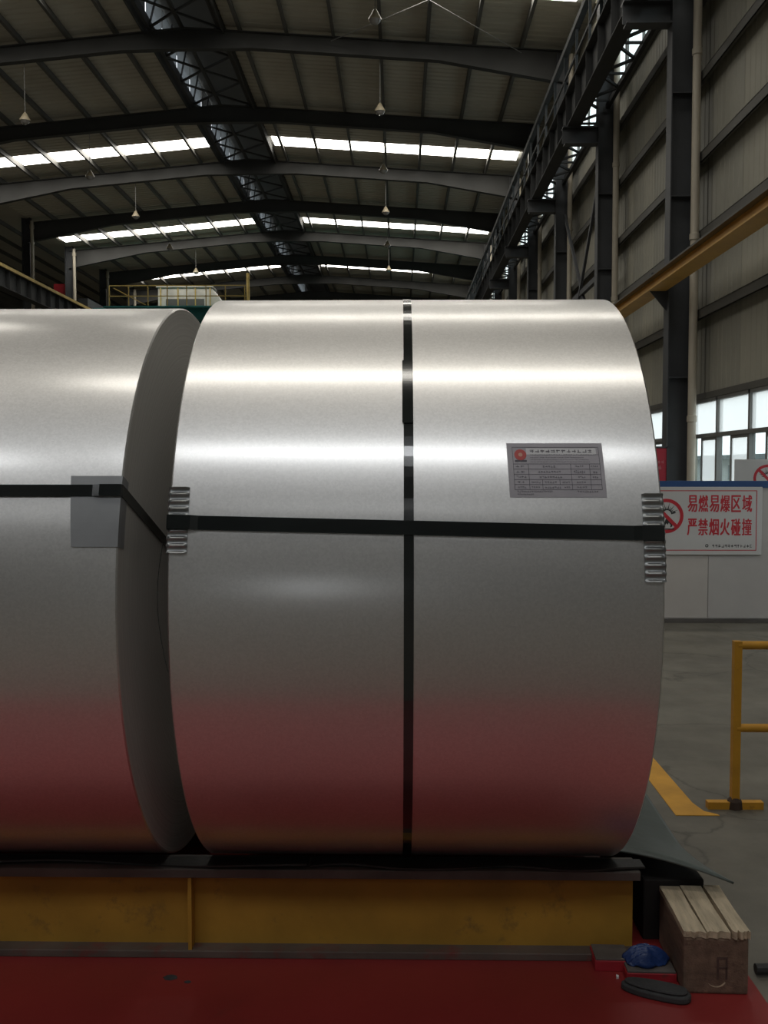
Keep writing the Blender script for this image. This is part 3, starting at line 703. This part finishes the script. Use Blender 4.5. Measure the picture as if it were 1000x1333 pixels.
# slack end of that strap bowing out from the near rim
tl = []; N = 16
for k in range(N+1):
    t = k/N; a = radians(11 - 21*t)
    tl.append(Vector((-h - 0.006 - 0.022*sin(pi*min(1, 0.15+0.85*t)), 0, 0)) + Vector((0,-cos(a),sin(a)))*(R-0.018))
part('strap_tail', ribbon(tl, [(-1,0,0)]*(N+1), [(0.25,-1,0)]*(N+1), 0.030, 0.0016), 'strap', coil)
def ribbed_guard(c, R, xedge, s, wd, p0, p1, n, depth=0.028):
    """corrugated edge protector bent over the rim: ribs run along X"""
    def fn(u, v):
        ph = p0 + (p1-p0)*u
        wv = 0.5 + 0.5*cos(2*pi*n*u)
        edge = min(1, min(v, 1-v)*7) if v < 0.75 else 1
        up = 0.0015 + 0.0065*(wv**1.5)*max(0, min(1, v*9, (0.72-v)*9 if v < 0.72 else 1))
        if v <= 0.72:
            return on_cyl(R+up, xedge - s*wd*(1 - v/0.72), ph)
        q = (v-0.72)/0.28
        return on_cyl(R+up - depth*q, xedge + s*0.004, ph)
    return part('edge_guard', MB().grid(fn, n*12, 25), 'guard', c, smooth=True)
L = -0.590-cx; Rr = 0.669-cx
asn = lambda z, r=R, za=1.241: math.asin((z-za)/r)
ribbed_guard(coil, R, L, -1, 0.050, asn(1.556), asn(1.390), 9)
ribbed_guard(coil, R, Rr, 1, 0.051, asn(1.540), asn(1.320), 11)
# paper label: everything printed follows the curve of the wrap
lx0, lx1, lp0, lp1 = 0.279-cx, 0.527-cx, asn(1.531), asn(1.671)
def lab(u, v, up=0.0): return on_cyl(R+0.0008+up, lx0 + (lx1-lx0)*u + 0.004*(1-v), lp0 + (lp1-lp0)*v)
lb = part('paper_label', MB().grid(lambda u, v: lab(u, v), 12, 16), 'paper', coil, smooth=True)
def prect(mb, u0, u1, v0, v1, up=0.0006):
    n = max(1, int((v1-v0)*16)); mb.grid(lambda u, v: lab(u0+(u1-u0)*u, v0+(v1-v0)*v, up), 1, n); return mb
part('title_band', prect(MB(), 0.20, 0.93, 0.78, 0.90, 0.0003), 'paper_white', lb)
tb = MB(); lw, lh = 0.004, 0.007
X0, X1 = 0.055, 0.955; rows = [0.135, 0.225, 0.315, 0.41, 0.505, 0.60, 0.915]
for v in rows: prect(tb, X0, X1, v, v+lh)
for u, va, vb in ((X0,0.135,0.915),(X1,0.135,0.915),(0.21,0.135,0.605),(0.65,0.135,0.605),(0.845,0.135,0.605),(0.345,0.135,0.315),(0.525,0.225,0.315)): prect(tb, u, u+lw, va, vb)
part('printed_table', tb, 'ink', lb)
tx = MB()
def run(u0, u1, v0, v1, n):
    s_ = (u1-u0)/n
    for k in range(n):
        a = u0 + k*s_
        for q in range(2):
            vv = v0 + (v1-v0)*rnd.uniform(0, 0.8); prect(tx, a, a+s_*0.75, vv, vv+(v1-v0)*0.22, 0.0007)
        uu = a + s_*rnd.uniform(0.1,0.6); prect(tx, uu, uu+s_*0.16, v0, v1, 0.0007)
for a in [(0.24,0.90,0.815,0.87,12),(0.24,0.95,0.765,0.785,40),(0.24,0.80,0.715,0.735,34),(0.24,0.85,0.675,0.69,40),(0.24,0.86,0.635,0.65,40),
          (0.36,0.50,0.535,0.575,5),(0.70,0.79,0.545,0.575,4),(0.86,0.94,0.545,0.575,4),(0.31,0.55,0.44,0.475,9),(0.68,0.80,0.43,0.485,6),(0.88,0.93,0.43,0.47,2),
          (0.32,0.56,0.345,0.38,9),(0.72,0.80,0.345,0.38,4),(0.87,0.93,0.345,0.38,3),(0.23,0.33,0.25,0.285,5),(0.37,0.50,0.25,0.285,5),(0.55,0.63,0.25,0.285,4),(0.70,0.80,0.255,0.285,4),
          (0.23,0.32,0.165,0.195,4),(0.37,0.54,0.16,0.195,7),(0.57,0.63,0.165,0.195,3),(0.70,0.81,0.165,0.195,4),(0.08,0.18,0.545,0.575,2),(0.08,0.18,0.44,0.475,2),(0.08,0.19,0.35,0.385,4),(0.09,0.17,0.255,0.29,2),(0.09,0.18,0.16,0.195,4),
          (0.08,0.45,0.09,0.12,18),(0.08,0.25,0.045,0.07,9),(0.70,0.92,0.09,0.12,9)]: run(*a)
part('printed_text', tx, 'ink_soft', lb)
asp = (lx1-lx0)/((lp1-lp0)*R)
def disc(cu, cv, ru, up, m, nm):
    mb = MB(); pts = [lab(cu+ru*cos(2*pi*k/28), cv+ru*asp*sin(2*pi*k/28), up) for k in range(28)]
    return part(nm, mb.poly(pts), m, lb)
disc(0.138, 0.775, 0.063, 0.0010, 'logo_red', 'logo'); disc(0.138, 0.775, 0.022, 0.0014, 'logo_core', 'logo_core')
part('logo_base', prect(MB(), 0.078, 0.20, 0.645, 0.675, 0.0009), 'ink', lb)

# the second coil
R2 = 0.917; za2 = 0.311 + R2
coil2, h2 = make_coil('steel_coil', 'galvanised steel coil cut off by the picture edge, dark wound end showing', R2, 3.345, za2, -1.98, -0.722)
cx2 = (-1.98-0.722)/2
ph2 = math.asin((1.547-za2)/R2)
eye_strap(coil2, R2, h2, 0.255, ph2, ph2, 0.032, 'through_strap', 0.012, 0.008)
g0, g1 = math.asin((1.404-za2)/R2), math.asin((1.585-za2)/R2)
eg = part('edge_guard', MB().grid(lambda u, v: on_cyl(R2+0.003, (-0.858+0.016*(1-v)) - cx2 + (0.858-0.722-0.016*(1-v))*min(1,u/0.85), g0+(g1-g0)*v) if u <= 0.85 else on_cyl(R2+0.003-0.05*(u-0.85)/0.15, h2+0.002, g0+(g1-g0)*v), 20, 12), 'guard_flat', coil2)

# ------------------------------------------------------------------ things on and beside the stand
# rubber mats between beam and coils, with lifted wavy edges
def wavy_mat(name, label, xa, xb, y0, y1, z, seed, lift):
    rn = random.Random(seed); ph = [rn.uniform(0, 6.28) for _ in range(4)]
    def fn(u, v):
        x = xa + (xb-xa)*u
        wob = 0.5 + 0.3*sin(u*9+ph[0]) + 0.2*sin(u*23+ph[1])
        y = y0 + 0.018*sin(u*13+ph[2])*(1-v) + (y1-y0)*v
        return (x, y, z + lift*max(0, wob)*(1-v)**2)
    o = part(name, MB().grid(fn, 60, 8), 'mat_rubber')
    s = o.modifiers.new('thickness', 'SOLIDIFY'); s.thickness = 0.006; s.offset = 1
    return tag(o, label, 'mat')
wavy_mat('rubber_mat', 'black rubber mat with wavy lip under the labelled coil', -0.29, 0.80, 3.065, 3.15, 0.3003, 2, 0.008)
wavy_mat('rubber_mat', 'black rubber mat with lifted lip under the cut-off coil', -2.9, -0.30, 3.075, 3.15, 0.3003, 5, 0.018)
wavy_mat('rubber_mat', 'black rubber mat on the rear beam behind the coils', -2.9, 0.70, 4.03, 4.09, 0.3003, 9, 0.0)

# stiff rubber sheet reaching out beyond the coil
def sheet(u, v):
    # u along X from under the coil outwards, v along Y from the front edge back
    xr = 1.005 + 0.10*max(0, 1-v*4.2)**2
    x = 0.722 + (xr-0.722)*u
    yf = 3.20 - 0.075*u
    y = yf + (4.45-yf)*v
    z = 0.319 - 0.058*u*u*(1-v)**1.5 - 0.02*u
    return (x, y, z)
o = part('rubber_sheet', MB().grid(sheet, 24, 24), 'plate', smooth=True)
s = o.modifiers.new('thickness', 'SOLIDIFY'); s.thickness = 0.007; s.offset = -1
tag(o, 'stiff grey-green rubber sheet sticking out beside the labelled coil', 'rubber sheet')
pk = thing('under_sheet_filler', 'near-black baulk tucked under the grey rubber sheet', 'timber', (0.80,3.18,0))  # near-black blocks filling the space under the rubber sheet
bevel(part('filler', MB().box(0.03,0.235,0.03,0.20,0.0,0.212), 'filler_black', pk), 0.006)
bevel(part('filler', MB().box(0.03,0.20,0.30,0.76,0.0,0.25), 'filler_black', pk), 0.006)

# big timber block with split boards on top
bl = thing('timber_block', 'rough brown timber block with pale split boards on its top', 'timber', (0.868,2.875,0), radians(-2))
o = bevel(part('body', MB().box(0,0.196,0,0.32,0.002,0.178), 'wood', bl), 0.008)
edges = [(0.000,0.066),(0.068,0.138),(0.145,0.198)]
for k, (a, b) in enumerate(edges):
    rn = random.Random(20+k); mb = MB(); n = 9
    top = []; front = [(a + (b-a)*i/n, -0.004 + rn.uniform(-0.006, 0.010)) for i in range(n+1)]
    pts = [(x, y, 0.178) for x, y in front] + [(b-0.003, 0.15, 0.178), (b, 0.32, 0.178), (a, 0.32, 0.178), (a+0.002, 0.15, 0.178)]
    part('split_board', mb.prism(pts, (0,0,0.018 + 0.003*k)), 'wood_pale', bl)
part('stencil_mark', MB().box(0.10,0.106,-0.0012,0.0,0.05,0.12).box(0.106,0.132,-0.0012,0.0,0.112,0.12).box(0.106,0.132,-0.0012,0.0,0.082,0.088).box(0.126,0.132,-0.0012,0.0,0.05,0.112), 'wood_stamp', bl)
part('pale_scuff', MB().grid(lambda u, v: (0.10 - 0.028*cos(radians(40+110*u))*1.1 - 0.003*v, -0.0015, 0.055 + 0.0 - 0.03*sin(radians(40+110*u)) + 0.004*v), 10, 1), 'wood_pale', bl)

# red packing plates
for nm, lab_, loc, dims in (('packing_plate', 'small red steel plate under the end of the yellow beam', (0.625,3.0,0.003), (0.115,0.10,0.040)),
                            ('packing_plate', 'red steel plate below the crumpled blue sheet', (0.712,2.94,0.003), (0.155,0.105,0.032))):
    t_ = thing(nm, lab_, 'steel plate', loc, radians(-1.5))
    bevel(part('plate', MB().box(0,dims[0],0,dims[1],0,dims[2]-0.006), 'red_steel', t_), 0.002)
    bevel(part('worn_top', MB().box(0.003,dims[0]-0.003,0.003,dims[1]-0.003,dims[2]-0.006,dims[2]), 'flange', t_), 0.001)
# crumpled blue plastic sheet
rn = random.Random(11)
def crumple(u, v):
    a = 2*pi*u; r = v
    rr = (1 + 0.07*sin(3*a+1) + 0.04*sin(7*a))*r
    z = 0.037 + 0.046*(1-r**2.6) + 0.005*sin(r*26*sin(a) + 2*cos(a)) * (0.3+0.7*r) + 0.004*sin(4*a+2)*r
    return (0.072*rr*cos(a), 0.046*rr*sin(a), max(0.0362, z))
o = part('blue_sheet', MB().grid(crumple, 48, 20), 'blue_cloth', None, (0.785,3.005,0.0), smooth=True)
s = o.modifiers.new('thickness', 'SOLIDIFY'); s.thickness = 0.002; s.offset = 1
tag(o, 'crumpled blue plastic sheet lying on the red plate', 'plastic sheet')
# felt pad, like a shoe sole, on the red floor
mb = MB(); pts = []
for k in range(36):
    a = 2*pi*k/36; x = 0.078*cos(a)*(1 - 0.08*cos(2*a)); y = 0.034*sin(a)*(1 + 0.18*cos(a))
    pts.append((abs(x)**0.85*(1 if x > 0 else -1)*1.35*0.72, y*1.05))
pd = thing('felt_pad', 'charcoal oval felt pad lying on the red floor', 'pad', (0.782,2.865,0.003), radians(-22))
bevel(part('sole', MB().prism([(x,y,0) for x,y in pts], (0,0,0.022)), 'pad', pd, smooth=True), 0.006, 3)
bevel(part('upper_layer', MB().prism([(x*0.9,y*0.86+0.002,0.0225) for x,y in pts], (0,0,0.009)), 'pad', pd, smooth=True), 0.004, 2)
tag(part('paper_scrap', MB().prism([(0,0,0),(0.008,0.002,0),(0.010,0.012,0),(0.003,0.016,0)],(0,0,0.006)), 'scrap', None, (0.683,2.955,0.003)), 'tiny white scrap on the floor by the red plate', 'scrap')
tag(part('floor_pipe', MB().tube([(1.13,2.99,0.02),(1.45,3.0,0.02),(3.2,3.02,0.02)],0.017,10), 'pipe_dark', smooth=True), 'dark conduit lying on the concrete beyond the timber block', 'pipe')
for k, (x, y, r_) in enumerate(((-0.72,2.94,0.022),(-0.66,2.915,0.011))):
    mb = MB().poly([(x + r_*cos(2*pi*i/14)*(1+0.15*sin(3*i)), y + 0.8*r_*sin(2*pi*i/14), 0.0036) for i in range(14)])
    tag(part('oil_spot', mb, 'pad'), ['larger', 'smaller'][k] + ' dark oil spot on the red floor below the beam stiffener', 'stain', kind='structure')
